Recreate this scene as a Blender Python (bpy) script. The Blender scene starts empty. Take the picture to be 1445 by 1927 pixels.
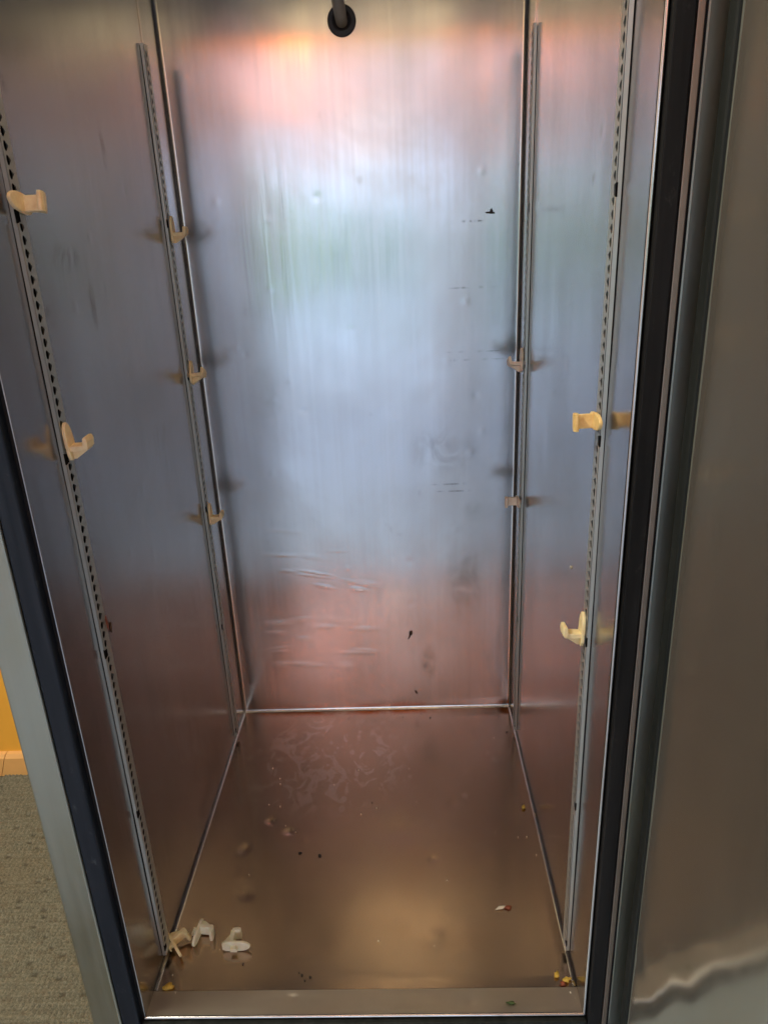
import bpy, bmesh, math, random
from mathutils import Vector, Matrix, Euler, noise
random.seed(7)
R = math.radians
sc = bpy.context.scene
col = sc.collection

# ---------------------------------------------------------------- camera, light, exposure
cam = bpy.data.cameras.new('camera'); cam_o = bpy.data.objects.new('camera', cam); col.objects.link(cam_o)
cam_o.location = (0.38321, -0.69126, 0.99969)
cam_o.rotation_euler = (1.20844, 0.04031, 0.01868)
cam.lens = 25.657; cam.sensor_width = 36; cam.sensor_fit = 'AUTO'
cam.clip_start = 0.01; cam.clip_end = 200
sc.camera = cam_o
w = bpy.data.worlds.new('World'); sc.world = w; w.use_nodes = True
bg = w.node_tree.nodes['Background']; bg.inputs[0].default_value = (0.62, 0.765, 1.0, 1); bg.inputs[1].default_value = 3.25
sc.view_settings.view_transform = 'Standard'; sc.view_settings.look = 'None'
sc.view_settings.exposure = 0.0; sc.view_settings.gamma = 1; sc.view_settings.use_curve_mapping = False
sc.render.engine = 'CYCLES'
sc.cycles.max_bounces = 14; sc.cycles.glossy_bounces = 10; sc.cycles.diffuse_bounces = 5
sc.cycles.sample_clamp_indirect = 6
try: sc.cycles.use_denoising = True
except Exception: pass

def area(name, loc, rot, sx, sy, power, color, portal=False):
    l = bpy.data.lights.new(name, 'AREA'); l.shape = 'RECTANGLE'; l.size = sx; l.size_y = sy
    l.energy = power; l.color = color
    if portal: l.cycles.is_portal = True
    o = bpy.data.objects.new(name, l); o.location = loc; o.rotation_euler = rot; col.objects.link(o); return o

CARPET = -0.22; CEIL = 2.45
RX0, RX1, RY0, RY1 = -2.1, 2.6, -3.2, 0.77      # the room
WX0, WX1, WZ0, WZ1 = -1.05, 0.82, -0.16, 1.64     # its window opening
TZ0, TZ1 = 2.10, 2.42                            # unseen opening added above the window to cool the reflections
D = 0.6934; W = 0.6
HEAD = 1.448; CABTOP = 1.53

area('window_portal', ((WX0+WX1)/2, RY0-0.02, (WZ0+WZ1)/2), (R(90), 0, 0), WX1-WX0, WZ1-WZ0, 1, (1, 1, 1), True)
area('sky_gap_portal', ((WX0+WX1)/2, RY0-0.02, (TZ0+TZ1)/2), (R(90), 0, 0), WX1-WX0, TZ1-TZ0, 1, (1, 1, 1), True)

# ---------------------------------------------------------------- helpers
def setp(o, label=None, cat=None, group=None, kind=None):
    if label: o['label'] = label
    if cat: o['category'] = cat
    if group: o['group'] = group
    if kind: o['kind'] = kind
    return o
def link(name, me, m=None, parent=None, smooth=False):
    o = bpy.data.objects.new(name, me); col.objects.link(o)
    if m and len(me.materials) == 0: me.materials.append(m)
    if parent: o.parent = parent
    if smooth:
        for p in me.polygons: p.use_smooth = True
    return o
def empty(name, loc=(0, 0, 0), rot=(0, 0, 0)):
    o = bpy.data.objects.new(name, None); o.location = loc; o.rotation_euler = rot; o.empty_display_size = .02
    col.objects.link(o); return o
def mesh(name, v, f):
    me = bpy.data.meshes.new(name); me.from_pydata([tuple(a) for a in v], [], f); me.update(); return me
def bm_mesh(name, bm):
    me = bpy.data.meshes.new(name); bmesh.ops.recalc_face_normals(bm, faces=bm.faces); bm.to_mesh(me); bm.free(); return me
def bbox(bm, a, b, mat=None):
    r = bmesh.ops.create_cube(bm, size=1)
    vs = r['verts']
    for v in vs:
        v.co = Vector([(a[i]+b[i])/2 + v.co[i]*(b[i]-a[i]) for i in range(3)])
        if mat: v.co = mat @ v.co
    return vs
def box(name, a, b, m, parent=None, bevel=0.0, seg=2):
    bm = bmesh.new(); bbox(bm, a, b)
    if bevel: bmesh.ops.bevel(bm, geom=bm.edges[:], offset=bevel, segments=seg, affect='EDGES', profile=.5)
    return link(name, bm_mesh(name, bm), m, parent, smooth=False)
def prism_bm(bm, poly, axis, a, b, bevel=0):
    """extrude a 2-D outline along an axis from a to b"""
    def mk(p, t):
        if axis == 0: return Vector((t, p[0], p[1]))
        if axis == 1: return Vector((p[0], t, p[1]))
        return Vector((p[0], p[1], t))
    va = [bm.verts.new(mk(p, a)) for p in poly]; vb = [bm.verts.new(mk(p, b)) for p in poly]
    fs = [bm.faces.new(va), bm.faces.new(vb[::-1])]
    n = len(poly)
    for i in range(n): fs.append(bm.faces.new([va[i], vb[i], vb[(i+1) % n], va[(i+1) % n]]))
    bmesh.ops.recalc_face_normals(bm, faces=fs)
    if bevel:
        es = set(e for f in fs for e in f.edges)
        bmesh.ops.bevel(bm, geom=list(es), offset=bevel, segments=2, affect='EDGES', profile=.5)

# ---------------------------------------------------------------- materials
class NT:
    def __init__(s, name):
        s.m = bpy.data.materials.new(name); s.m.use_nodes = True; s.t = s.m.node_tree; s.n = s.t.nodes
        s.b = s.n['Principled BSDF']; s.tc = s.n.new('ShaderNodeTexCoord'); s.co = s.tc.outputs['Object']
    def L(s, a, b): s.t.links.new(a, b)
    def put(s, sock, v):
        if hasattr(v, 'links'): s.L(v, sock)
        else: sock.default_value = v
    def map(s, scale=(1, 1, 1), loc=(0, 0, 0), rot=(0, 0, 0), vec=None):
        n = s.n.new('ShaderNodeMapping'); n.inputs['Scale'].default_value = scale; n.inputs['Location'].default_value = loc
        n.inputs['Rotation'].default_value = rot; s.L(vec or s.co, n.inputs[0]); return n.outputs[0]
    def noise(s, scale=(1, 1, 1), sc=1, detail=4, rough=.5, dist=0, loc=(0, 0, 0), rot=(0, 0, 0), vec=None):
        n = s.n.new('ShaderNodeTexNoise'); n.inputs['Scale'].default_value = sc; n.inputs['Detail'].default_value = detail
        n.inputs['Roughness'].default_value = rough; n.inputs['Distortion'].default_value = dist
        s.L(s.map(scale, loc, rot, vec), n.inputs['Vector']); return n.outputs[0]
    def voro(s, scale, sc=1, feature='F1', rnd=1):
        n = s.n.new('ShaderNodeTexVoronoi'); n.feature = feature; n.inputs['Scale'].default_value = sc
        n.inputs['Randomness'].default_value = rnd
        s.L(s.map(scale), n.inputs['Vector']); return n.outputs[0]
    def rng(s, v, a, b, c=0, d=1, smooth=False):
        n = s.n.new('ShaderNodeMapRange'); n.clamp = True
        if smooth: n.interpolation_type = 'SMOOTHSTEP'
        s.put(n.inputs[0], v)
        for i, x in enumerate((a, b, c, d)): n.inputs[i+1].default_value = x
        return n.outputs[0]
    def math(s, op, a, b=0.0):
        n = s.n.new('ShaderNodeMath'); n.operation = op; s.put(n.inputs[0], a); s.put(n.inputs[1], b); return n.outputs[0]
    def blob(s, c, r, soft=.5):
        """soft ellipsoid mask round a point, 1 inside"""
        n = s.n.new('ShaderNodeVectorMath'); n.operation = 'LENGTH'
        sc_ = tuple(1/x for x in r)
        s.L(s.map(sc_, tuple(-c[i]*sc_[i] for i in range(3))), n.inputs[0])
        return s.rng(n.outputs['Value'], 1, 1-soft, 0, 1, True)
    def mix(s, f, a, b):
        n = s.n.new('ShaderNodeMix'); n.data_type = 'RGBA'; s.put(n.inputs[0], f)
        s.put(n.inputs[6], a if hasattr(a, 'links') else (*a, 1)); s.put(n.inputs[7], b if hasattr(b, 'links') else (*b, 1))
        return n.outputs[2]
    def bump(s, h, dist, strength=1, prev=None):
        n = s.n.new('ShaderNodeBump'); n.inputs['Distance'].default_value = dist; n.inputs['Strength'].default_value = strength
        s.L(h, n.inputs['Height'])
        if prev: s.L(prev, n.inputs['Normal'])
        return n.outputs[0]
    def out(s, color=None, rough=None, metal=None, normal=None, **k):
        if color is not None: s.put(s.b.inputs['Base Color'], color if hasattr(color, 'links') else (*color, 1))
        if rough is not None: s.put(s.b.inputs['Roughness'], rough)
        if metal is not None: s.put(s.b.inputs['Metallic'], metal)
        if normal is not None: s.L(normal, s.b.inputs['Normal'])
        for q, v in k.items(): s.put(s.b.inputs[q.replace('_', ' ')], v)
        return s.m

def steel(name, col_=(0.50, 0.49, 0.48), rough=(0.14, 0.30), grain='z', grime=0.5, tint=(0.30, 0.24, 0.19), seed=0.0, extra=None, gb=1.0, cs=1.0):
    t = NT(name)
    g = {'z': (130, 130, 1.6), 'x': (1.8, 130, 130), 'y': (130, 1.8, 130)}[grain]
    g2 = {'z': (26, 26, .8), 'x': (.9, 26, 26), 'y': (26, .9, 26)}[grain]
    fine = t.noise(g, 1, 2, .5, 0, (seed, seed*.7, seed*.3))
    streak = t.noise(g2, 1, 4, .6, .3, (seed+3, 1, 2))
    cloud = t.noise((3.1, 3.1, 2.2), 1, 5, .6, .4, (seed+11, 4, 7))
    smear = t.noise((8, 8, 5), 1, 3, .5, .6, (seed+5, 9, 1))
    c = t.mix(t.rng(streak, .3, .7), tuple(x*(1-.10*cs) for x in col_), tuple(min(1, x*(1+.08*cs)) for x in col_))
    c = t.mix(t.math('MULTIPLY', t.rng(cloud, .48, .72), grime), c, tint)
    sp = t.noise((34, 34, 24), 1, 2, .5, .2, (seed+21, 2, 8))
    c = t.mix(t.math('MULTIPLY', t.rng(sp, .70, .80, 0, 1, True), .25*min(1, grime*2)*cs), c, (.13, .10, .08))
    rg = t.math('ADD', t.rng(smear, .3, .7, rough[0], rough[1]), t.rng(fine, .3, .7, -.035*min(1, gb*2), .035*min(1, gb*2)))
    rg = t.math('ADD', rg, t.rng(cloud, .45, .75, 0, .07))
    nb = t.bump(fine, .00008*gb, .6)
    nb = t.bump(streak, .0004*gb*cs, .5, nb)
    if extra: c, rg, nb = extra(t, c, rg, nb)
    rg = t.math('MAXIMUM', rg, .285) if rough[1] > .28 else t.math('MINIMUM', rg, .262)
    return t.out(c, rg, None if name.startswith(('rail', 'door', 'brushed_steel_back')) else 1.0, nb)

def back_extra(t, c, rg, nb):
    # polishing arcs low on the panel: wavy wipe marks left by scrubbing
    rs = random.Random(5); h = None
    for k in range(26):
        x = rs.uniform(.09, .30); zc = rs.choice((.44, .40, .36, .33, .29, .22, .17, .13, .09))+rs.uniform(-.02, .02)
        ln = rs.uniform(.025, .065); th = rs.uniform(.006, .013); tl = R(rs.uniform(2, 16)) if zc > .25 else R(rs.uniform(-6, 6))
        n = t.n.new('ShaderNodeVectorMath'); n.operation = 'LENGTH'
        sub = t.n.new('ShaderNodeVectorMath'); sub.operation = 'SUBTRACT'; t.L(t.co, sub.inputs[0]); sub.inputs[1].default_value = (x, D, zc)
        rot = t.map((1, 1, 1), (0, 0, 0), (0, -tl, 0), sub.outputs[0]); t.L(t.map((1/ln, 3, 1/th), vec=rot), n.inputs[0])
        b = t.math('MULTIPLY', t.rng(n.outputs['Value'], 1, 0, 0, 1, True), rs.uniform(.4, 1))
        h = b if h is None else t.math('MAXIMUM', h, b)
    h = t.math('MULTIPLY', h, t.rng(t.noise((10, 1, 60), 1, 2, .5), .3, .7, .3, 1, True))
    nb = t.bump(h, .0009, .5, nb)
    rg = t.math('ADD', rg, t.math('MULTIPLY', h, .12)); t.put(t.b.inputs['Metallic'], t.math('SUBTRACT', 1.0, t.math('MULTIPLY', h, .5))); c = t.mix(t.math('MULTIPLY', h, .9), c, (.92, .93, .95))
    # vertical runs that distort the reflection in the middle
    vr = t.noise((34, 1, 2.2), 1, 3, .5, .5, (4, 0, 0))
    m2 = t.blob((.22, D, .98), (.15, .3, .22), .6)
    nb = t.bump(t.math('MULTIPLY', t.rng(vr, .35, .7), m2), .0006, .5, nb)
    # dull smudges on the right side and near the floor
    for cx, cz, rx, rz, a in ((.46, .60, .09, .07, .5), (.50, .31, .05, .12, .55), (.42, .12, .025, .06, .7), (.13, .72, .05, .1, .3), (.53, .47, .05, .03, .35)):
        n = t.noise((22, 22, 16), 1, 4, .6, .8, (cx*30, 0, cz*9))
        c = t.mix(t.math('MULTIPLY', t.math('MULTIPLY', t.blob((cx, D, cz), (rx, .3, rz), .9), t.rng(n, .35, .65)), a), c, (.20, .19, .16))
    # old shelf marks: thin broken horizontal rows
    for cz, x0, x1 in ((1.017, .46, .56), (.905, .46, .58), (.79, .44, .59), (.775, .44, .59), (.515, .42, .59), (.53, .42, .58)):
        n = t.noise((60, 1, 1), 1, 3, .7, 0, (cz*40, 0, 0))
        mk = t.blob(((x0+x1)/2, D, cz), ((x1-x0)/2, .3, .0022), .5)
        c = t.mix(t.math('MULTIPLY', t.math('MULTIPLY', mk, t.rng(n, .5, .62)), .55), c, (.06, .06, .06))
    return c, rg, nb
def side_extra(t, c, rg, nb):
    for (x, y, z), r_, a in (((0, .245, .936), (.3, .014, .05), .6), ((0, .19, .99), (.3, .05, .022), .5), ((0, .36, 1.12), (.3, .02, .05), .5), ((0, .12, .93), (.3, .02, .02), .5),
                             ((0, .42, .72), (.3, .05, .03), .3), ((W, .35, .78), (.3, .02, .006), .3), ((W, .20, 1.05), (.3, .02, .01), .5), ((W, .45, .42), (.3, .05, .03), .4)):
        n = t.noise((45, 45, 22), 1, 4, .6, .5, (y*30, 0, z*9))
        c = t.mix(t.math('MULTIPLY', t.math('MULTIPLY', t.blob((x, y, z), r_, .9), t.rng(n, .42, .62, 0, 1, True)), a), c, (.16, .12, .10))
    # grime gathered along the floor joint
    n = t.noise((40, 40, 40), 1, 4, .6)
    z = t.n.new('ShaderNodeSeparateXYZ'); t.L(t.co, z.inputs[0])
    g = t.math('MULTIPLY', t.rng(z.outputs[2], .022, .004), t.rng(n, .4, .62))
    c = t.mix(t.math('MULTIPLY', g, .7), c, (.12, .07, .04))
    return c, rg, nb
def floor_extra(t, c, rg, nb):
    # dried water spots toward the back, rust along the back edge
    n = t.noise((24, 17, 1), 1, 5, .6, 1.6, (2, 5, 0))
    v = t.voro((34, 24, 1), 1, 'F1')
    m = t.blob((.20, .52, 0), (.20, .17, .5), .5)
    spots = t.math('MULTIPLY', t.rng(v, .24, .20), t.rng(t.noise((6, 6, 1), 1, 2), .45, .55))
    m3 = t.blob((.33, .50, 0), (.26, .20, .5), .5)
    a = t.math('MAXIMUM', t.math('MULTIPLY', t.rng(n, .53, .57), m), t.math('MULTIPLY', spots, m3))
    c = t.mix(t.math('MULTIPLY', a, .42), c, (.60, .54, .50))
    rg = t.math('ADD', rg, t.math('MULTIPLY', a, .09))
    rust = t.noise((14, 8, 1), 1, 5, .7, .5)
    e = t.math('MULTIPLY', t.rng(rust, .38, .58), t.blob((.25, .686, 0), (.45, .020, .5), .8))
    c = t.mix(t.math('MULTIPLY', e, .9), c, (.40, .11, .02))
    c = t.mix(t.blob((.590, .678, 0), (.024, .020, .5), .6), c, (.24, .08, .015))
    # arc-shaped wipe scratches
    wv = t.noise((3, 40, 1), 1, 2, .5, .7, (0, 1, 0), (0, 0, R(8)))
    nb = nb
    mt = t.n.new('ShaderNodeMath')
    return c, rg, nb

M = {}
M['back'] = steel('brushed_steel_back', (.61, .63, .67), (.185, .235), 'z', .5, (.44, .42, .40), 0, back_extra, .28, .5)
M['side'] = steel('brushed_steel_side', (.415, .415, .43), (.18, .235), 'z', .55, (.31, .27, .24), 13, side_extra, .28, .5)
M['floor'] = steel('stained_steel_floor', (.49, .37, .285), (.205, .245), 'x', .6, (.42, .27, .18), 31, floor_extra, .08, .1)
M['trim'] = steel('dull_trim', (.26, .21, .17), (.34, .44), 'z', .4, (.2, .15, .1), 47, None, .2, .3)
M['sill'] = steel('steel_sill', (.60, .52, .43), (.29, .36), 'x', .4, (.38, .30, .22), 41, None, .15, .2)
M['rail'] = steel('rail_steel', (.50, .51, .47), (.36, .48), 'z', .25, (.45, .38, .3), 51, lambda t, c, rg, nb: (t.put(t.b.inputs['Metallic'], .75), (c, rg, nb))[1])
M['frame'] = steel('face_frame_steel', (.35, .36, .315), (.36, .48), 'z', .7, (.30, .28, .17), 61)
M['door'] = steel('door_liner_steel', (.65, .60, .50), (.12, .19), 'z', .25, (.55, .48, .38), 71, lambda t, c, rg, nb: (t.put(t.b.inputs['Metallic'], .90), (c, rg, nb))[1], .12, .1)
M['cove'] = steel('cove_steel', (.58, .57, .56), (.15, .22), 'z', .2, (.33, .31, .29), 81)

def plain(name, c, rough, sc_=30, var=.15, metal=0, bumpd=0, **k):
    t = NT(name); n = t.noise((sc_, sc_, sc_), 1, 5, .6)
    cc = t.mix(t.rng(n, .3, .7), tuple(x*(1-var) for x in c), tuple(min(1, x*(1+var)) for x in c))
    nb = t.bump(n, bumpd, .5) if bumpd else None
    return t.out(cc, rough, metal, nb, **k)
def strip_mat(name, c, dust):
    t = NT(name); n = t.noise((60, 60, 3), 1, 5, .65); d = t.noise((90, 90, 40), 1, 6, .7, .3)
    cc = t.mix(t.rng(n, .3, .75), c, tuple(min(1, x*1.7+.01) for x in c))
    cc = t.mix(t.math('MULTIPLY', t.rng(d, .62, .74), .5), cc, dust)
    return t.out(cc, t.rng(n, .3, .7, .5, .68), 0, t.bump(n, .0004, .5), Specular_IOR_Level=.13)
M['navy'] = strip_mat('navy_vinyl', (.009, .013, .020), (.10, .12, .13))
M['black'] = strip_mat('black_vinyl', (.006, .006, .006), (.05, .05, .045))
M['gasket'] = strip_mat('gasket_rubber', (.008, .010, .009), (.05, .055, .05))
M['seamgrey'] = plain('panel_edge_film', (.11, .12, .10), .5)
M['dark'] = plain('dark_gap', (.01, .008, .007), .9)
M['grommet'] = plain('rubber_grommet', (.035, .028, .028), .5)
M['pipe'] = plain('drain_hose', (.30, .22, .14), .45, 60, .1)
M['orange'] = plain('orange_paint', (.80, .40, .045), .5, 6, .05, 0, .001)
M['wallb'] = plain('room_paint', (.74, .66, .62), .6, 5, .05)
M['hous'] = plain('evaporator_housing', (.72, .71, .70), .45, 6, .05)
M['ceil'] = plain('ceiling_warm_brown', (.60, .46, .37), .8, 5, .04)  # brown put into the ceiling colour so the steel floor reflects warm
M['winframe'] = plain('window_frame_paint', (.6, .58, .52), .4)

def clip_mat(name, c, dark):
    t = NT(name); n = t.noise((90, 90, 90), 1, 4, .6); n2 = t.noise((300, 300, 300), 1, 3)
    cc = t.mix(t.rng(n, .38, .75), c, dark)
    m = t.out(cc, t.rng(n2, .3, .7, .38, .55), 0, t.bump(n2, .0003, .4))
    t.b.inputs['Subsurface Weight'].default_value = .25; t.b.inputs['Subsurface Radius'].default_value = (.006, .003, .0015); t.b.inputs['Subsurface Scale'].default_value = .5
    return m
CM = {'amber': clip_mat('amber_plastic', (.88, .71, .44), (.76, .53, .28)),
      'yellow': clip_mat('yellow_plastic', (.84, .62, .27), (.68, .42, .13)),
      'cream': clip_mat('cream_plastic', (.84, .72, .42), (.72, .55, .26)),
      'pale': clip_mat('pale_plastic', (.86, .74, .62), (.76, .58, .44)),
      'white': clip_mat('white_plastic', (.84, .84, .66), (.76, .72, .48))}

# ---------------------------------------------------------------- the room
t = NT('carpet_pile')
n1 = t.noise((260, 260, 260), 1, 4, .7); n2 = t.noise((5, 5, 5), 1, 4, .6); n3 = t.noise((55, 90, 60), 1, 3, .6)
cc = t.mix(t.rng(n1, .3, .72), (.075, .075, .055), (.25, .25, .185)); cc = t.mix(t.rng(n3, .50, .66, 0, .6), cc, (.12, .105, .07))
cc = t.mix(t.rng(n2, .5, .75, 0, .45), cc, (.16, .12, .06))
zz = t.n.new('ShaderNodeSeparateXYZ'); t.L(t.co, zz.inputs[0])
cc = t.mix(t.rng(zz.outputs[2], CARPET+.0022, CARPET, 0, .6), cc, (.04, .037, .026))  # pits between the loops coloured darker, shade put into the colour
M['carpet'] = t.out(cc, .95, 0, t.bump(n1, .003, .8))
def hsh(i, j): 
    x = math.sin(i*127.1+j*311.7)*43758.5453; return x-math.floor(x)
def carpet():
    # loop-pile carpet: real bumps where the photo shows it
    x0, x1, y0, y1, st = -1.0, -0.06, -0.62, RY1, .0032
    nx = int((x1-x0)/st); ny = int((y1-y0)/st); v = []; f = []
    for j in range(ny+1):
        for i in range(nx+1):
            x = x0+(x1-x0)*i/nx; y = y0+(y1-y0)*j/ny
            u = x/.0095; q = y/.0075; jj = math.floor(q); u += .5*(jj % 2) + .3*math.sin(jj*1.7)
            ii = math.floor(u); h = hsh(ii, jj)
            d = math.hypot((u-ii-.5)*1.05, (q-jj-.5))
            z = max(0, 1-(d/.60)**2)*(.0042+.0026*h) if h > .03 else 0
            e = min(i, nx-i, j, ny-j)
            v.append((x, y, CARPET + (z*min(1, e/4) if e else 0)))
    for j in range(ny):
        for i in range(nx):
            a = j*(nx+1)+i; f.append((a, a+1, a+nx+2, a+nx+1))
    # flat remainder butted around it
    def q(a, b, c_, d_):
        k = len(v); v.extend([(a, b, CARPET), (c_, b, CARPET), (c_, d_, CARPET), (a, d_, CARPET)]); f.append((k, k+1, k+2, k+3))
    q(RX0, y0, x0, RY1)
    o = link('carpet', mesh('carpet', v, f), M['carpet'], None, True); setp(o, kind='structure'); return o
carpet()
M['vinyl'] = plain('pale_vinyl_floor', (.46, .60, .78), .35, 4, .08)
bm = bmesh.new(); bbox(bm, (RX0, RY0, CARPET-.02), (RX1, -.62, CARPET)); bbox(bm, (-.06, -.62, CARPET-.02), (RX1, RY1, CARPET))
o = link('floor', bm_mesh('floor', bm), M['vinyl']); setp(o, kind='structure')
o = box('ceiling', (RX0, RY0, CEIL), (RX1, RY1, CEIL+.1), M['ceil']); setp(o, kind='structure')
o = box('wall', (RX0-.1, RY1, CARPET), (RX1+.1, RY1+.1, CEIL), M['orange']); setp(o, 'orange painted wall at left behind the steel cabinet', 'wall')
o = box('wall', (RX0-.1, RY0, CARPET), (RX0, RY1, CEIL), M['wallb']); setp(o, 'tan side wall of the room on the left', 'wall')
o = box('wall', (RX1, RY0, CARPET), (RX1+.1, RY1, CEIL), M['wallb']); setp(o, 'tan side wall of the room on the right', 'wall')
bm = bmesh.new()
bbox(bm, (RX0-.1, RY0-.1, CARPET), (WX0, RY0, CEIL)); bbox(bm, (WX1, RY0-.1, CARPET), (RX1+.1, RY0, CEIL))
bbox(bm, (WX0, RY0-.1, CARPET), (WX1, RY0, WZ0)); bbox(bm, (WX0, RY0-.1, WZ1), (WX1, RY0, TZ0)); bbox(bm, (WX0, RY0-.1, TZ1), (WX1, RY0, CEIL))
o = link('wall', bm_mesh('wall', bm), M['wallb']); setp(o, 'tan wall with the daylight window facing the open cabinet', 'wall')
bm = bmesh.new()
bbox(bm, (WX0, RY0-.08, WZ0), (WX1, RY0-.02, WZ0+.05)); bbox(bm, (WX0, RY0-.08, WZ1-.05), (WX1, RY0-.02, WZ1))
for x in (WX0, -.45, .17, WX1-.05): bbox(bm, (x, RY0-.079, WZ0+.05), (x+.05, RY0-.021, WZ1-.05))
o = link('window', bm_mesh('window', bm), M['winframe']); setp(o, 'wide window with slim mullions facing the open cabinet', 'window')
# baseboard with its mitred joint
bb = empty('baseboard', (0, 0, 0)); setp(bb, 'orange baseboard with a mitred joint along the foot of the orange wall', 'baseboard')
M['base'] = plain('baseboard_paint', (.72, .40, .13), .45, 20, .06)
def bprof(x0, x1, miter):
    bm = bmesh.new(); pr = [(RY1, CARPET), (RY1-.014, CARPET), (RY1-.014, CARPET+.052), (RY1-.008, CARPET+.062), (RY1, CARPET+.064)]
    prism_bm(bm, pr, 0, x0, x1)
    for v in bm.verts:
        if abs(v.co.x-(x1 if miter > 0 else x0)) < 1e-5: v.co.x += (v.co.z-CARPET-.03)*.35
    return bm_mesh('baseboard_board', bm)
link('board', bprof(RX0, -.635, 1), M['base'], bb); link('board', bprof(-.6335, -.08, -1), M['base'], bb)

# shrubs outside the window
def leafmat(name, a, b):
    t = NT(name); n = t.noise((12, 12, 12), 1, 3); return t.out(t.mix(t.rng(n, .3, .7), a, b), .5)
LM = [leafmat('leaf_green', (.07, .20, .02), (.20, .38, .04)), leafmat('leaf_yellow_green', (.22, .40, .03), (.45, .60, .08))]
M['bark'] = plain('bark', (.10, .07, .05), .9)
M['lawn'] = plain('concrete_apron', (.52, .52, .51), .9, 8, .08)
o = box('ground', (-30, -40, CARPET-.4), (30, RY0-.1, CARPET-.3), M['lawn']); setp(o, kind='structure')
def shrub(x, y, z0, h, r, m, label):
    e = empty('shrub', (x, y, z0)); setp(e, label, 'shrub')
    bm = bmesh.new(); bmesh.ops.create_cone(bm, cap_ends=True, segments=8, radius1=.04, radius2=.02, depth=h*.6, matrix=Matrix.Translation((0, 0, h*.3)))
    link('trunk', bm_mesh('trunk', bm), M['bark'], e)
    v = []; f = []
    for i in range(1500):
        d = Vector((random.gauss(0, 1), random.gauss(0, 1), random.gauss(0, 1))).normalized()*(random.random()**.4)
        p = Vector((d.x*r, d.y*r, h*.6+d.z*h*.4)); a = Euler((random.random()*6, random.random()*6, random.random()*6)).to_matrix()
        s = random.uniform(.10, .17); k = len(v)
        for q in ((-s, 0, 0), (0, -s*.4, 0), (s, 0, 0), (0, s*.4, 0)): v.append(p+a@Vector(q))
        f.append((k, k+1, k+2, k+3))
    link('crown', mesh('crown', v, f), m, e)
shrub(-4.6, -13.0, -.5, 2.6, 1.3, LM[1], 'yellow green shrub outside the window at its left end')
shrub(-2.2, -13.0, -.5, 2.5, 1.3, LM[1], 'yellow green shrub outside the window, second from the left')
shrub(.1, -13.6, -.5, 2.3, 1.2, LM[0], 'dark green shrub outside the window near its middle')

# lamps of the room (they make the orange and yellow reflections)
def pendant(x, y, z, r, strength, c, label):
    e = empty('pendant_lamp', (x, y, z)); setp(e, label, 'lamp', 'orange pendant lamps over the room')
    t = NT('pendant_glow'); m = t.out((0.8, .4, .1), .4); t.b.inputs['Emission Color'].default_value = (*c, 1); t.b.inputs['Emission Strength'].default_value = strength
    bm = bmesh.new(); bmesh.ops.create_uvsphere(bm, u_segments=24, v_segments=14, radius=r)
    link('lamp_globe', bm_mesh('lamp_globe', bm), m, e, True)
    bm = bmesh.new(); bmesh.ops.create_cone(bm, cap_ends=True, segments=12, radius1=.006, radius2=.006, depth=CEIL-z-r, matrix=Matrix.Translation((0, 0, r+(CEIL-z-r)/2)))
    link('cord', bm_mesh('cord', bm), M['dark'], e)
pendant(-.187, -2.95, 2.03, .056, 50, (1.0, .22, .02), 'orange glowing pendant lamp hanging left of the cabinet opening')
pendant(.81, -2.95, 2.03, .045, 22, (1.0, .27, .03), 'smaller orange pendant lamp hanging right of the first one')
def tube_lamp(x, y, z, w_, h_, s, c):
    e = empty('wall_lamp', (x, y, z)); setp(e, 'warm strip lamp on the window wall above the shrubs', 'lamp')
    t = NT('tube_glow'); m = t.out((.8, .7, .4), .4); t.b.inputs['Emission Color'].default_value = (*c, 1); t.b.inputs['Emission Strength'].default_value = s
    bm = bmesh.new(); bbox(bm, (-w_/2, 0, -h_/2), (w_/2, .05, h_/2)); link('lamp_tube', bm_mesh('lamp_tube', bm), m, e)
    bm = bmesh.new(); bbox(bm, (-w_/2-.02, -.03, -h_/2-.01), (w_/2+.02, -.001, h_/2+.01)); link('lamp_base', bm_mesh('lamp_base', bm), M['winframe'], e)
tube_lamp(.20, RY0+.02, 1.625, .30, .07, 5, (1, .66, .26))
e = empty('added_glow', (-.1, RY0+.004, 1.90)); setp(e, 'long peach glow panel added above the window to tint reflections', 'lamp')  # unseen glowing panel, added for the pink band reflected in the back panel
t = NT('peach_glow'); pm = t.out((.8, .6, .5), .5); t.b.inputs['Emission Color'].default_value = (1, .64, .56, 1); t.b.inputs['Emission Strength'].default_value = .50
bm = bmesh.new(); bbox(bm, (-1.3, .0, -.16), (1.6, .06, .17)); link('glow_panel', bm_mesh('glow_panel', bm), pm, e)
bm = bmesh.new(); bbox(bm, (-1.32, -.001, .1705), (1.62, .08, .19)); link('glow_panel_cover', bm_mesh('glow_panel_cover', bm), M['winframe'], e)
# warm ceiling panels
def ceil_lamp(x, y, sx, sy, p, c, label):
    e = empty('ceiling_lamp', (x, y, CEIL)); setp(e, label, 'lamp', 'warm ceiling lamps of the room')
    bm = bmesh.new(); bbox(bm, (-sx/2-.02, -sy/2-.02, -.03), (sx/2+.02, sy/2+.02, -.001)); link('lamp_housing', bm_mesh('lamp_housing', bm), M['winframe'], e)
    a = area('ceiling_lamp_light', (x, y, CEIL-.035), (0, 0, 0), sx, sy, p, c); return a
ceil_lamp(-1.0, -.45, .5, .5, 52, (1, .95, .80), 'warm square ceiling lamp above the carpet left of the cabinet')
ceil_lamp(.3, -.45, 1.0, .3, 4, (1, .62, .42), 'long warm ceiling lamp straight above the cabinet opening')

# ---------------------------------------------------------------- the cabinet
cab = empty('refrigerator_cabinet', (0, 0, 0))
setp(cab, 'worn stainless steel reach-in refrigerator cabinet standing open with its empty interior showing', 'refrigerator')

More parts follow.
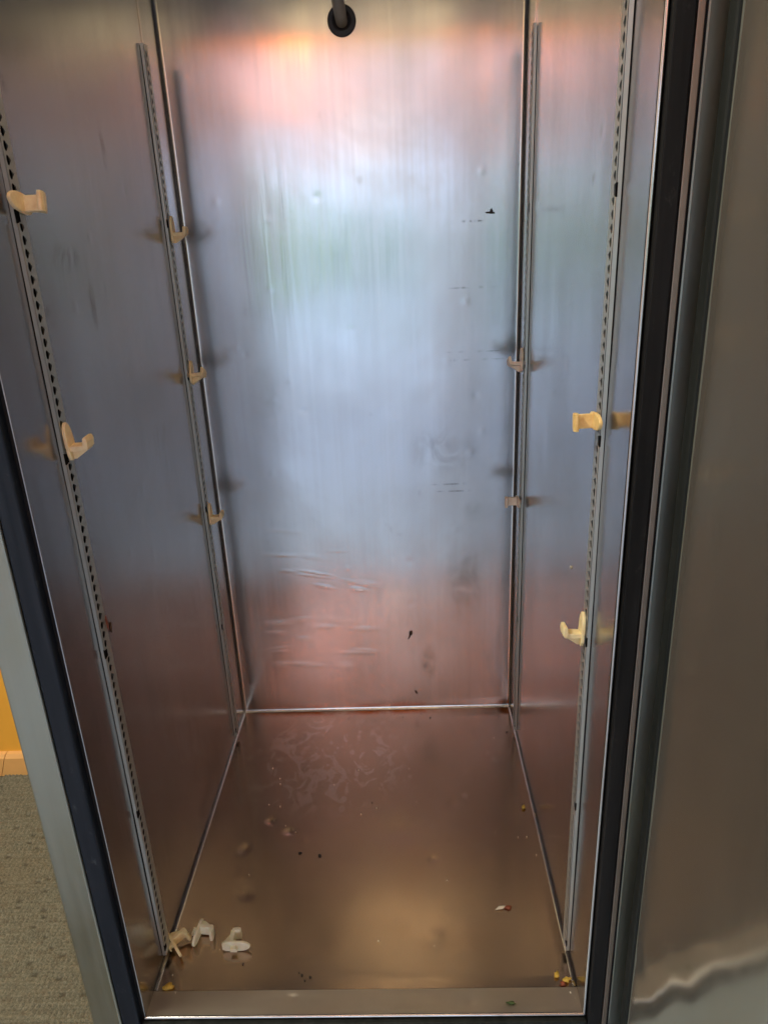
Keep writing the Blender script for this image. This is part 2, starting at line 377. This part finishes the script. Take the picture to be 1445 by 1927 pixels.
def panel(name, o0, u, vv, nu, nv, m, disp=None, parent=cab, normal=None):
    """one sheet-metal panel: a fine grid with real dents and gentle waves"""
    o0, u, vv = Vector(o0), Vector(u), Vector(vv); n = u.cross(vv).normalized()
    v = []; f = []
    for j in range(nv+1):
        for i in range(nu+1):
            p = o0+u*(i/nu)+vv*(j/nv); e = min(i, nu-i, j, nv-j)/6
            d = disp(p)*min(1, e) if disp else 0
            v.append(p+n*d)
    for j in range(nv):
        for i in range(nu):
            a = j*(nu+1)+i; f.append((a, a+1, a+nu+2, a+nu+1))
    return link(name, mesh(name, v, f), m, parent, True)
def wave(seed, amp, sc_):
    off = Vector((seed*3.1, seed*1.7, seed*.9))
    def fn(p): return amp*noise.noise(Vector((p.x*sc_, p.y*sc_, p.z*sc_))+off)
    return fn
def dents(lst):
    def fn(p):
        s = 0
        for (c, r, a) in lst:
            q = (p-Vector(c)).length_squared/(r*r)
            if q < 6: s += a*math.exp(-q)
        return s
    return fn
rd = random.Random(3)
# back panel
bd = [((rd.uniform(.05, .55), D, rd.uniform(.2, 1.2)), rd.uniform(.004, .007), rd.choice((-1, 1))*rd.uniform(.00012, .0003)) for _ in range(26)]
bw = wave(1, .0011, 4.2); bw2 = wave(5, .00025, 14); bdd = dents(bd)
panel('back_panel', (0, D, 0), (W, 0, 0), (0, 0, CABTOP), 170, 400, M['back'], lambda p: bw(p)+bw2(p)+bdd(p))
ld = [((0, rd.uniform(.1, .6), rd.uniform(.1, 1.2)), rd.uniform(.004, .007), rd.choice((-1, 1))*rd.uniform(.0003, .0005)) for _ in range(14)]
lw = wave(9, .0008, 4.0); ldd = dents(ld)
panel('side_panel', (0, 0, 0), (0, D, 0), (0, 0, CABTOP), 160, 330, M['side'], lambda p: lw(p)+ldd(p))
rdn = [((W, rd.uniform(.15, .6), rd.uniform(.1, 1.2)), rd.uniform(.004, .007), rd.choice((-1, 1))*rd.uniform(.0003, .0005)) for _ in range(12)]
rw = wave(19, .0008, 4.0); rdd = dents(rdn)
panel('side_panel', (W, D, 0), (0, -D, 0), (0, 0, CABTOP), 160, 330, M['side'], lambda p: rw(p)+rdd(p))
fd = [((.115, .359, 0), .008, -.0013), ((.153, .333, 0), .008, -.0013), ((.079, .292, 0), .009, -.0016), ((.10, .20, 0), .010, -.0010), ((.19, .085, 0), .006, -.0004),
      ((.35, .33, 0), .03, -.0010), ((.22, .12, 0), .03, -.0006), ((.46, .10, 0), .03, .0006)]
fd += [((rd.uniform(.05, .55), rd.uniform(.06, .6), 0), rd.uniform(.006, .014), rd.uniform(-.0010, .0006)) for _ in range(18)]
fw = wave(29, .0013, 6); fdd = dents(fd)
panel('floor_panel', (0, .0368, 0), (W, 0, 0), (0, D-.0368, 0), 220, 260, M['floor'], lambda p: fw(p)+fdd(p))
sw = wave(39, .0008, 12); sdd = dents([((.20, .026, 0), .007, -.001), ((.30, .018, 0), .006, .0006), ((.45, .02, 0), .008, -.0006)])
panel('floor_sill', (0, .001, .0008), (W, 0, 0), (0, .035, 0), 200, 24, M['sill'], lambda p: sw(p)+sdd(p))
box('sill_seam', (0.001, .0355, -.003), (W-.001, .0375, -.0006), M['dark'], cab)
panel('ceiling_panel', (0, D, CABTOP-.001), (W, 0, 0), (0, -D, 0), 20, 20, M['hous'])

# coves (rounded inside corners)
def cove(a, b, n1, n2, r, m):
    a, b, n1, n2 = map(Vector, (a, b, n1, n2)); v = []; f = []; k = 7
    for e in (a, b):
        for i in range(k+1):
            th = math.pi/2*i/k; v.append(e+n1*(r*(1-math.sin(th)))+n2*(r*(1-math.cos(th))) + (n1+n2)*.0004)
    for i in range(k): f.append((i, i+1, i+k+2, i+k+1))
    return link('corner_cove', mesh('corner_cove', v, f), m, cab, True)
cr = .0058
cove((0, D, 0), (0, D, CABTOP), (1, 0, 0), (0, -1, 0), cr, M['cove'])
cove((W, D, 0), (W, D, CABTOP), (-1, 0, 0), (0, -1, 0), cr, M['cove'])
cove((0, D, 0), (W, D, 0), (0, -1, 0), (0, 0, 1), .0055, M['cove'])
cove((0, .037, 0), (0, D, 0), (1, 0, 0), (0, 0, 1), .0045, M['cove'])
cove((W, .037, 0), (W, D, 0), (-1, 0, 0), (0, 0, 1), .0045, M['cove'])
# thin folded seams on the side panels above the rear rails
for x, s in ((.0006, 1), (W-.0006, -1)):
    box('panel_seam', (min(x, x+s*.0012), .602, 1.29), (max(x, x+s*.0012), .6035, CABTOP-.01), M['cove'], cab)

# front edges of the liner: rolled bead
def tube_path(name, pts, r, m, parent, seg=10):
    cu = bpy.data.curves.new(name, 'CURVE'); cu.dimensions = '3D'; cu.bevel_depth = r; cu.bevel_resolution = seg//3; cu.use_fill_caps = True
    sp = cu.splines.new('POLY'); sp.points.add(len(pts)-1)
    for i, p in enumerate(pts): sp.points[i].co = (*p, 1)
    tmp = bpy.data.objects.new('tmp', cu); col.objects.link(tmp)
    dg = bpy.context.evaluated_depsgraph_get(); me = bpy.data.meshes.new_from_object(tmp.evaluated_get(dg)); me.name = name
    bpy.data.objects.remove(tmp)
    me.materials.clear(); me.materials.append(m)
    return link(name, me, m, parent, True)
tube_path('liner_edge', [(-.0008, 0, CABTOP), (-.0008, 0, -.0005)], .0011, M['side'], cab)
tube_path('liner_edge', [(-.001, 0, -.0015), (W+.0022, 0, -.0015)], .0022, M['cove'], cab)
tube_path('liner_edge', [(W+.0022, 0, -.0014), (W+.0022, 0, CABTOP)], .0021, M['cove'], cab)

# face frame and breaker strips
F0 = -.004
box('breaker_strip', (-.0306, F0-.004, -.032), (-.0075, .03, HEAD+.03), M['navy'], cab, .002)
box('breaker_strip', (.0055+W, F0-.004, -.032), (.0240+W, .03, HEAD+.03), M['black'], cab, .002)
box('breaker_strip', (-.0065, F0-.004, -.032), (.0050+W, .03, -.0065), M['gasket'], cab, .002)
box('header_strip', (-.0065, F0, HEAD), (.0050+W, .035, HEAD+.03), M['gasket'], cab, .002)
box('header_panel', (0, .036, HEAD+.004), (W, .06, CABTOP-.002), M['hous'], cab)
box('breaker_gap', (-.0078, .004, -.03), (-.0032, .02, CABTOP), M['dark'], cab)
box('breaker_gap', (.0241+W, .002, -.1), (.036+W, .02, CABTOP), M['black'], cab)
box('face_trim', (.0246+W, F0-.003, -.1), (.0312+W, .0015, CABTOP), M['trim'], cab, .001)
box('face_frame', (-.0700, F0-.006, CARPET+.01), (-.0312, .76, CABTOP+.1), M['frame'], cab, .002)
box('face_frame', (.0365+W, .004, CARPET+.01), (.09+W, .76, CABTOP+.1), M['frame'], cab, .002)
box('face_frame', (-.0305, F0-.003, CARPET+.01), (.0355+W, .05, -.0335), M['frame'], cab, .002)
box('face_frame', (-.0305, F0-.003, HEAD+.0315), (.0355+W, .035, CABTOP+.1), M['frame'], cab, .002)
box('cabinet_back', (-.03, D+.02, CARPET+.01), (W+.03, .76, CABTOP+.1), M['frame'], cab)
box('cabinet_top', (-.03, .0355, CABTOP+.01), (W+.03, D+.019, CABTOP+.1), M['frame'], cab)
box('cabinet_base', (-.03, .0505, CARPET+.01), (W+.03, D+.019, -.04), M['frame'], cab)

# shelf rails with teardrop slots
NZ = [.028+.2511*i for i in range(6)]
def rail(side, y0, proud=.0065, width=.0185, ztop=1.287, zbot=.014):
    cu = bpy.data.curves.new('rail', 'CURVE'); cu.dimensions = '2D'; cu.fill_mode = 'BOTH'; cu.extrude = .00025
    def poly(pts):
        sp = cu.splines.new('POLY'); sp.points.add(len(pts)-1); sp.use_cyclic_u = True
        for i, p in enumerate(pts): sp.points[i].co = (p[0], p[1], 0, 1)
    # u = depth from the front edge of the rail face, v = height
    out = [(0, zbot)]
    for nz in NZ:
        if zbot < nz-.01 and nz+.012 < ztop: out += [(0, nz-.007), (.0075, nz-.0055), (.0075, nz+.0045), (0, nz+.006)]
    out += [(0, ztop), (width, ztop), (width, zbot)]
    poly(out)
    z = NZ[0]+.0127*.85; slots = 0
    for k in range(len(NZ)-1):
        for i in range(19):
            zz = NZ[k]+.0127*(i+.92)+.0006
            if zz > ztop-.01 or zz < zbot+.006: continue
            uc = .0056; pts = []
            for q in range(18):
                a = 2*math.pi*q/18
                rx = .0031; rz = .0049
                px = rx*math.cos(a); pz = rz*math.sin(a)
                if px > 0: px += .0032*math.exp(-((pz-.0004)/.0020)**2)
                pts.append((uc+px, zz+pz))
            poly(pts)
    tmp = bpy.data.objects.new('tmp', cu); col.objects.link(tmp)
    dg = bpy.context.evaluated_depsgraph_get(); me = bpy.data.meshes.new_from_object(tmp.evaluated_get(dg)); me.name = 'shelf_rail'
    bpy.data.objects.remove(tmp)
    s = 1 if side == 'L' else -1; wx = 0 if side == 'L' else W
    for v in me.vertices:
        u, vv, d = v.co
        v.co = Vector((wx+s*(proud-.00025-d), y0+u, vv))
    bm = bmesh.new(); bm.from_mesh(me)
    x0, x1 = sorted((wx+s*.0009, wx+s*(proud-.0012)))
    # front flange, cut through by the notches
    zs = [zbot]
    for nz in NZ:
        if zbot < nz-.01 and nz+.012 < ztop: zs += [nz-.007, nz+.006]
    zs.append(ztop)
    for i in range(0, len(zs), 2): bbox(bm, (x0, y0+.0001, zs[i]), (x1, y0+.0012, zs[i+1]))
    xs = sorted((wx+s*.0009, wx+s*.0042))
    for i in range(1, len(zs)-1, 2): bbox(bm, (xs[0], y0+.0001, zs[i]), (xs[1], y0+.0012, zs[i+1]))
    bbox(bm, (x0, y0+width-.0012, zbot), (x1, y0+width-.0001, ztop))
    bmesh.ops.recalc_face_normals(bm, faces=bm.faces)
    me2 = bpy.data.meshes.new('shelf_rail'); bm.to_mesh(me2); bm.free(); me2.materials.append(M['rail'])
    o = link('shelf_rail', me2, M['rail'], cab)
    # dark plate in the channel, stands in for shade behind the slots
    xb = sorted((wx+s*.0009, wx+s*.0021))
    box('slot_shade_plate', (xb[0], y0+.002, zbot+.002), (xb[1], y0+width-.002, ztop-.002), M['dark'], o)
    return o
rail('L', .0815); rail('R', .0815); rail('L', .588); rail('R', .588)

# warm lamp under the cabinet ceiling, near the front
il = empty('interior_lamp', (.33, .085, CABTOP-.002)); setp(il, 'warm interior lamp under the ceiling of the steel cabinet', 'lamp')
bm = bmesh.new(); bbox(bm, (-.22, -.03, -.012), (.22, .03, -.0005)); link('lamp_housing', bm_mesh('lamp_housing', bm), M['winframe'], il)
bm = bmesh.new(); bbox(bm, (-.24, .036, -.046), (.24, .038, -.0005)); link('added_baffle', bm_mesh('added_baffle', bm), M['winframe'], il)  # unseen baffle, added to keep lamp light off the upper back panel
area('interior_lamp_light', (.33, .085, CABTOP-.016), (0, 0, 0), .40, .05, .8, (1, .74, .38))

# drain hose through its grommet at the top of the back panel
gx, gz = .3021, 1.3270
def lathe(name, prof, seg, m, parent, mat):
    v = []; f = []; n = len(prof)
    for i in range(seg):
        a = 2*math.pi*i/seg
        for (r, h) in prof: v.append(mat @ Vector((r*math.cos(a), r*math.sin(a), h)))
    for i in range(seg):
        for k in range(n-1):
            a = i*n+k; b = ((i+1) % seg)*n+k; f.append((a, b, b+1, a+1))
    return link(name, mesh(name, v, f), m, parent, True)
mt = Matrix.Translation((gx, D-.0012, gz)) @ Matrix.Rotation(R(90), 4, 'X')
lathe('hose_grommet', [(.0005, -.001), (.0135, 0), (.0145, .004), (.0165, .0045), (.0175, .001), (.0195, .0035), (.0225, .002), (.0232, 0)], 40, M['grommet'], cab, mt)
tube_path('drain_hose', [(gx, D+.01, gz-.002), (gx, D-.02, gz+.001), (gx-.001, D-.10, gz+.018), (gx-.002, D-.24, gz+.05), (gx-.002, D-.4, CABTOP)], .0098, M['pipe'], cab, 18)

# ---------------------------------------------------------------- the open door
dang = R(10)                       # swung 100 degrees open
door = empty('door', (W+.0335, -.022, 0), (0, 0, dang)); door.parent = cab
door['label'] = 'open steel door folded back at the right with a dull scuffed inner panel'
# local frame: -Y runs away from the hinge, -X faces the opening
DB, DT = -.10, HEAD+.08; DW = .66
box('door_body', (.016, -DW, DB), (.066, 0.0, DT), M['frame'], door, .003)
bm = bmesh.new()
def gasket_profile(bm, y0, y1, z0, z1):
    vs = bbox(bm, (.004, y0, z0), (.0158, y1, z1))
bm.free()
def gasket():
    bm = bmesh.new()
    pr = [(.0158, 0), (.0158, -.018), (.012, -.0175), (.009, -.016), (.008, -.014), (.008, -.004), (.009, -.0025), (.011, -.0015), (.013, -.0008)]
    prism_bm(bm, pr, 2, DB+.004, DT-.004)
    pr2 = [(x, -DW-y) for x, y in pr]
    prism_bm(bm, pr2, 2, DB+.004, DT-.004)
    for z0, z1 in ((DB+.004, DB+.03), (DT-.03, DT-.004)): bbox(bm, (.009, -DW+.0182, z0), (.0157, -.0182, z1))
    return link('door_gasket', bm_mesh('door_gasket', bm), M['gasket'], door)
gasket()
def door_extra(t, c, rg, nb):
    big = t.noise((7, 7, 9), 1, 3, .5, .6, (3, 3, 3))
    m = t.rng(t.noise((1, 1, 1), .01, 0), 0, 1)
    return c, rg, t.bump(big, .004, .35, nb)
dw1 = wave(49, .0016, 6); dw2 = wave(59, .0011, 16)
def ddisp(p):
    low = max(0, min(1, (.42-p.z)/.3)); return dw1(p)*.5+dw2(p)*(.15+1.1*low)
pin = panel('inner_panel', (.0098, -.0215, DB+.035), (0, -(DW-.043), 0), (0, 0, DT-DB-.07), 150, 300, M['door'], None, door)
for v in pin.data.vertices: v.co.x -= ddisp(v.co)
pin.data.update()
box('panel_edge', (.0096, -.0213, DB+.034), (.0156, -.0187, DT-.034), M['seamgrey'], door, .0008)

# ---------------------------------------------------------------- shelf clips
def clip_proto(mk):
    m = CM[mk]; root = empty('shelf_clip')
    # face plate with a rounded, narrowing head
    pts = []
    for i in range(13):
        a = math.pi*i/12; pts.append((.0085*math.cos(a)*(1-.25*math.sin(a)), .014+.012*math.sin(a)))
    pts += [(-.0095, .002), (-.009, -.011), (-.006, -.0165), (.006, -.0165), (.009, -.011), (.0095, .002)]
    bm = bmesh.new(); prism_bm(bm, pts, 0, .0012, .0052, .0009)
    link('face_plate', bm_mesh('face_plate', bm), m, root)
    bm = bmesh.new()
    pr = [(.0048, 0), (.0205, 0), (.0218, .0075), (.0232, .0090), (.0262, .0086), (.0275, .004), (.0268, -.003), (.024, -.0065), (.0048, -.0060)]
    prism_bm(bm, pr, 1, -.0078, .0078, .0008)
    prism_bm(bm, [(.0049, -.0055), (.0235, -.0055), (.0235, -.0066), (.0080, -.0160), (.0049, -.0160)], 1, -.0022, .0022, .0005)
    for s in (-1, 1):
        prism_bm(bm, [(.0262, -.004), (.0275, .004), (.0262, .0084), (.0225, .0084), (.0212, .001), (.0222, -.004)], 1, min(s*.0075, s*.0098), max(s*.0075, s*.0098), .0006)
    link('arm', bm_mesh('arm', bm), m, root)
    bm = bmesh.new(); prism_bm(bm, [(.0015, -.003), (.0015, .004), (-.0035, .004), (-.0035, .0075), (-.0055, .0075), (-.0055, -.003)], 1, -.0028, .0028, .0004)
    link('peg', bm_mesh('peg', bm), m, root)
    return root
protos = {}
def clip(mk, loc, rot, label, group):
    if mk not in protos:
        o = protos[mk] = clip_proto(mk)
    else:
        src = protos[mk]; o = src.copy(); col.objects.link(o)
        for ch in list(src.children):
            c = ch.copy(); col.objects.link(c); c.parent = o
    o.location = loc; o.rotation_euler = rot; setp(o, label, 'shelf clip', group); return o
G1 = 'yellowed plastic shelf clips plugged into the steel rails'; G2 = 'loose plastic shelf clips lying on the cabinet floor'
Pl, Pr = .0068, W-.0068
def LR(tilt=0, pitch=0): return (R(tilt), R(pitch), 0)
def RR(tilt=0, pitch=0): return (R(tilt), R(pitch), R(180))
clip('amber', (Pl, .0905, 1.044), (R(78), 0, 0), 'amber clip twisted sideways at the top of the front left rail', G1)
clip('amber', (Pl, .0905, .795), LR(2, -3), 'amber clip standing upright low on the front left rail', G1)
clip('amber', (Pl, .598, 1.018), LR(0, 0), 'topmost amber clip on the rear left rail', G1)
clip('amber', (Pl, .598, .782), LR(-28, -6), 'tilted amber clip in the middle of the rear left rail', G1)
clip('amber', (Pl, .598, .514), LR(0, 0), 'lowest amber clip on the rear left rail', G1)
clip('pale', (Pr, .598, .782), RR(22, -4), 'pale clip with its arm raised at mid height on the rear right rail', G1)
clip('pale', (Pr, .598, .524), RR(-86, 0), 'pale clip turned sideways low on the rear right rail', G1)
clip('yellow', (Pr, .0905, .802), RR(-84, 2), 'deep yellow clip turned sideways on the front right rail', G1)
clip('cream', (Pr, .0905, .540), RR(6, -3), 'light yellow clip standing upright on the front right rail', G1)
clip('cream', (.0085, .100, .0125), (R(95), R(-14), R(38)), 'cream clip lying against the foot of the front left rail', G2)
clip('white', (.040, .126, .0099), (R(90), R(0), R(-6)), 'off white clip lying between the rail foot and the other loose clip', G2)
clip('white', (.1015, .096, .0098), Matrix(((0, 0, 1), (1, 0, 0), (0, 1, 0))).to_euler(), 'white clip standing on the floor farthest from the left rail', G2)

# ---------------------------------------------------------------- crumbs, flakes and stuck scraps
def crumb(name, loc, size, m, label, cat, group=None, flat=1.0, seed=0, normal='z', rot=0):
    rr = random.Random(seed); bm = bmesh.new(); bmesh.ops.create_icosphere(bm, subdivisions=2, radius=1)
    for v in bm.verts:
        d = v.co.normalized(); k = 1+.7*noise.noise(d*1.7+Vector((seed, 0, 0)))+.5*noise.noise(d*3.5+Vector((0, seed, 0)))
        v.co = d*k
    sx, sy = size; sz = min(sx, sy)*flat
    if normal == 'z': S = Matrix.Rotation(rot, 4, 'Z') @ Matrix.Diagonal((sx/2, sy/2, sz/2, 1))
    elif normal == 'y': S = Matrix.Rotation(rot, 4, 'Y') @ Matrix.Diagonal((sx/2, sz/2, sy/2, 1))
    else: S = Matrix.Rotation(rot, 4, 'X') @ Matrix.Diagonal((sz/2, sx/2, sy/2, 1))
    bmesh.ops.transform(bm, matrix=S, verts=bm.verts)
    o = link(name, bm_mesh(name, bm), m, None, True); o.location = loc
    return setp(o, label, cat, group)
Y = plain('dried_yellow_food', (.52, .34, .05), .6, 300, .3); RD = plain('dried_red_food', (.20, .045, .015), .6, 300, .3)
BK = plain('burnt_scrap', (.02, .014, .01), .8, 300, .3); BR = plain('brown_scrap', (.09, .04, .02), .8, 300, .3)
GR = plain('dried_green_leaf', (.04, .07, .015), .7, 300, .3); CR = plain('pale_crumb', (.62, .55, .42), .8, 300, .2)
crumb('food_scrap', (.588, .0445, .004), (.012, .007), Y, 'yellow dried food scrap at the front right floor corner', 'food scrap', None, .5, 1, 'z', .5)
crumb('food_scrap', (.5755, .0520, .004), (.006, .010), Y, 'smaller yellow flake left of the front right corner scrap', 'food scrap', None, .4, 2, 'z', -.4)
crumb('food_scrap', (.5815, .0400, .003), (.009, .006), RD, 'dark red speck between the yellow scraps in the front right corner', 'food scrap', None, .6, 3)
crumb('food_scrap', (.511, .1660, .002), (.014, .006), CR, 'pale curled food flake on the right of the floor', 'food scrap', None, .4, 4, 'z', .3)
crumb('food_scrap', (.5225, .1665, .002), (.010, .007), RD, 'reddish food flake beside the pale curled one', 'food scrap', None, .4, 5)
crumb('crumb', (.5805, .3798, .003), (.0075, .007), Y, 'bright yellow crumb on the floor near the right side panel', 'crumb', None, .8, 6)
crumb('food_scrap', (.0190, .0420, .0025), (.014, .010), Y, 'yellow flake at the front left end of the sill seam', 'food scrap', None, .5, 7, 'z', .3)
crumb('leaf_scrap', (.5055, .0130, .003), (.012, .0045), GR, 'dark green leaf scrap on the front sill', 'leaf scrap', None, .5, 8)
crumb('dark_flake', (.1788, .2826, .0015), (.006, .0035), BK, 'left one of two black flakes on the middle of the floor', 'flake', None, .4, 9)
crumb('dark_flake', (.2138, .2761, .0015), (.0045, .006), BK, 'right one of two black flakes on the middle of the floor', 'flake', None, .4, 10)
crumb('stuck_scrap', (.5444, D-.0015, 1.0295), (.014, .0045), BK, 'black scrap stuck high on the right of the back panel', 'scrap', None, .4, 11, 'y', .1)
crumb('stuck_scrap', (.5465, D-.0015, 1.0325), (.005, .007), BK, 'black knob of dirt on top of the stuck black scrap', 'scrap', None, .4, 12, 'y')
crumb('stuck_scrap', (.3830, D-.0015, .1930), (.0060, .012), BR, 'brown curled flake stuck low on the back panel', 'scrap', None, .4, 13, 'y', .35)
crumb('stuck_scrap', (.3795, D-.0015, .1835), (.0028, .010), BR, 'thin brown sliver hanging under the curled flake', 'scrap', None, .4, 14, 'y', .5)
crumb('stuck_scrap', (.3907, D-.0015, .0423), (.0035, .010), BR, 'small brown sliver on the back panel just above the floor', 'scrap', None, .4, 15, 'y', -.4)
crumb('stuck_scrap', (.0012, .112, .556), (.007, .013), BR, 'dark brown clot stuck on the left side panel behind the front rail', 'scrap', None, .4, 16, 'x', .3)
crumb('stuck_scrap', (.0012, .121, .547), (.005, .014), BR, 'thin brown smear below the clot on the left side panel', 'scrap', None, .3, 17, 'x', -.2)
crumb('stuck_scrap', (.0080, .0985, .565), (.005, .022), RD, 'dark red clot stuck on the front left rail', 'scrap', None, .3, 18, 'x', .1)
crumb('stuck_scrap', (W-.0012, .1987, .5756), (.004, .004), CR, 'pale crumb stuck on the right side panel', 'scrap', None, .6, 19, 'x')
rc = random.Random(11)
first = crumb('pale_crumb', (.2, .2, .001), (.0022, .0019), CR, 'tiny pale crumb scattered on the cabinet floor', 'crumb', 'tiny pale crumbs on the cabinet floor', .7, 20)
pos = [(.2246, .45), (.095, .50), (.115, .47), (.118, .455), (.105, .40), (.127, .395), (.165, .33), (.575, .31), (.585, .27), (.56, .31), (.43, .22), (.02, .06), (.032, .034), (.595, .02), (.59, .028), (.27, .49), (.08, .10)]
pos += [(rc.uniform(.05, .56), rc.uniform(.08, .6)) for _ in range(12)]
for i, (x, y) in enumerate(pos):
    o = first if i == 0 else first.copy()
    if i: col.objects.link(o)
    s = rc.uniform(.5, 1.35); o.location = (x, y, .0014); o.rotation_euler = (0, 0, rc.uniform(0, 6)); o.scale = (s, s, s)
fb = crumb('black_crumb', (.2, .6, .001), (.0030, .0024), BK, 'tiny black crumb near the back edge of the cabinet floor', 'crumb', 'tiny black crumbs on the cabinet floor', .6, 21)
pos = [(.24, .66), (.30, .65), (.42, .655), (.40, .67), (.20, .62), (.58, .60), (.57, .655), (.10, .58), (.36, .66), (.30, .40), (.21, .058), (.215, .050), (.205, .062), (.222, .055), (.056, .037), (.12, .076)]
for i, (x, y) in enumerate(pos):
    o = fb if i == 0 else fb.copy()
    if i: col.objects.link(o); o['label'] = fb['label']
    s = rc.uniform(.6, 1.3); o.location = (x, y, .0012); o.rotation_euler = (0, 0, rc.uniform(0, 6)); o.scale = (s, s, s)
    o['label'] = 'tiny black crumb scattered on the cabinet floor'
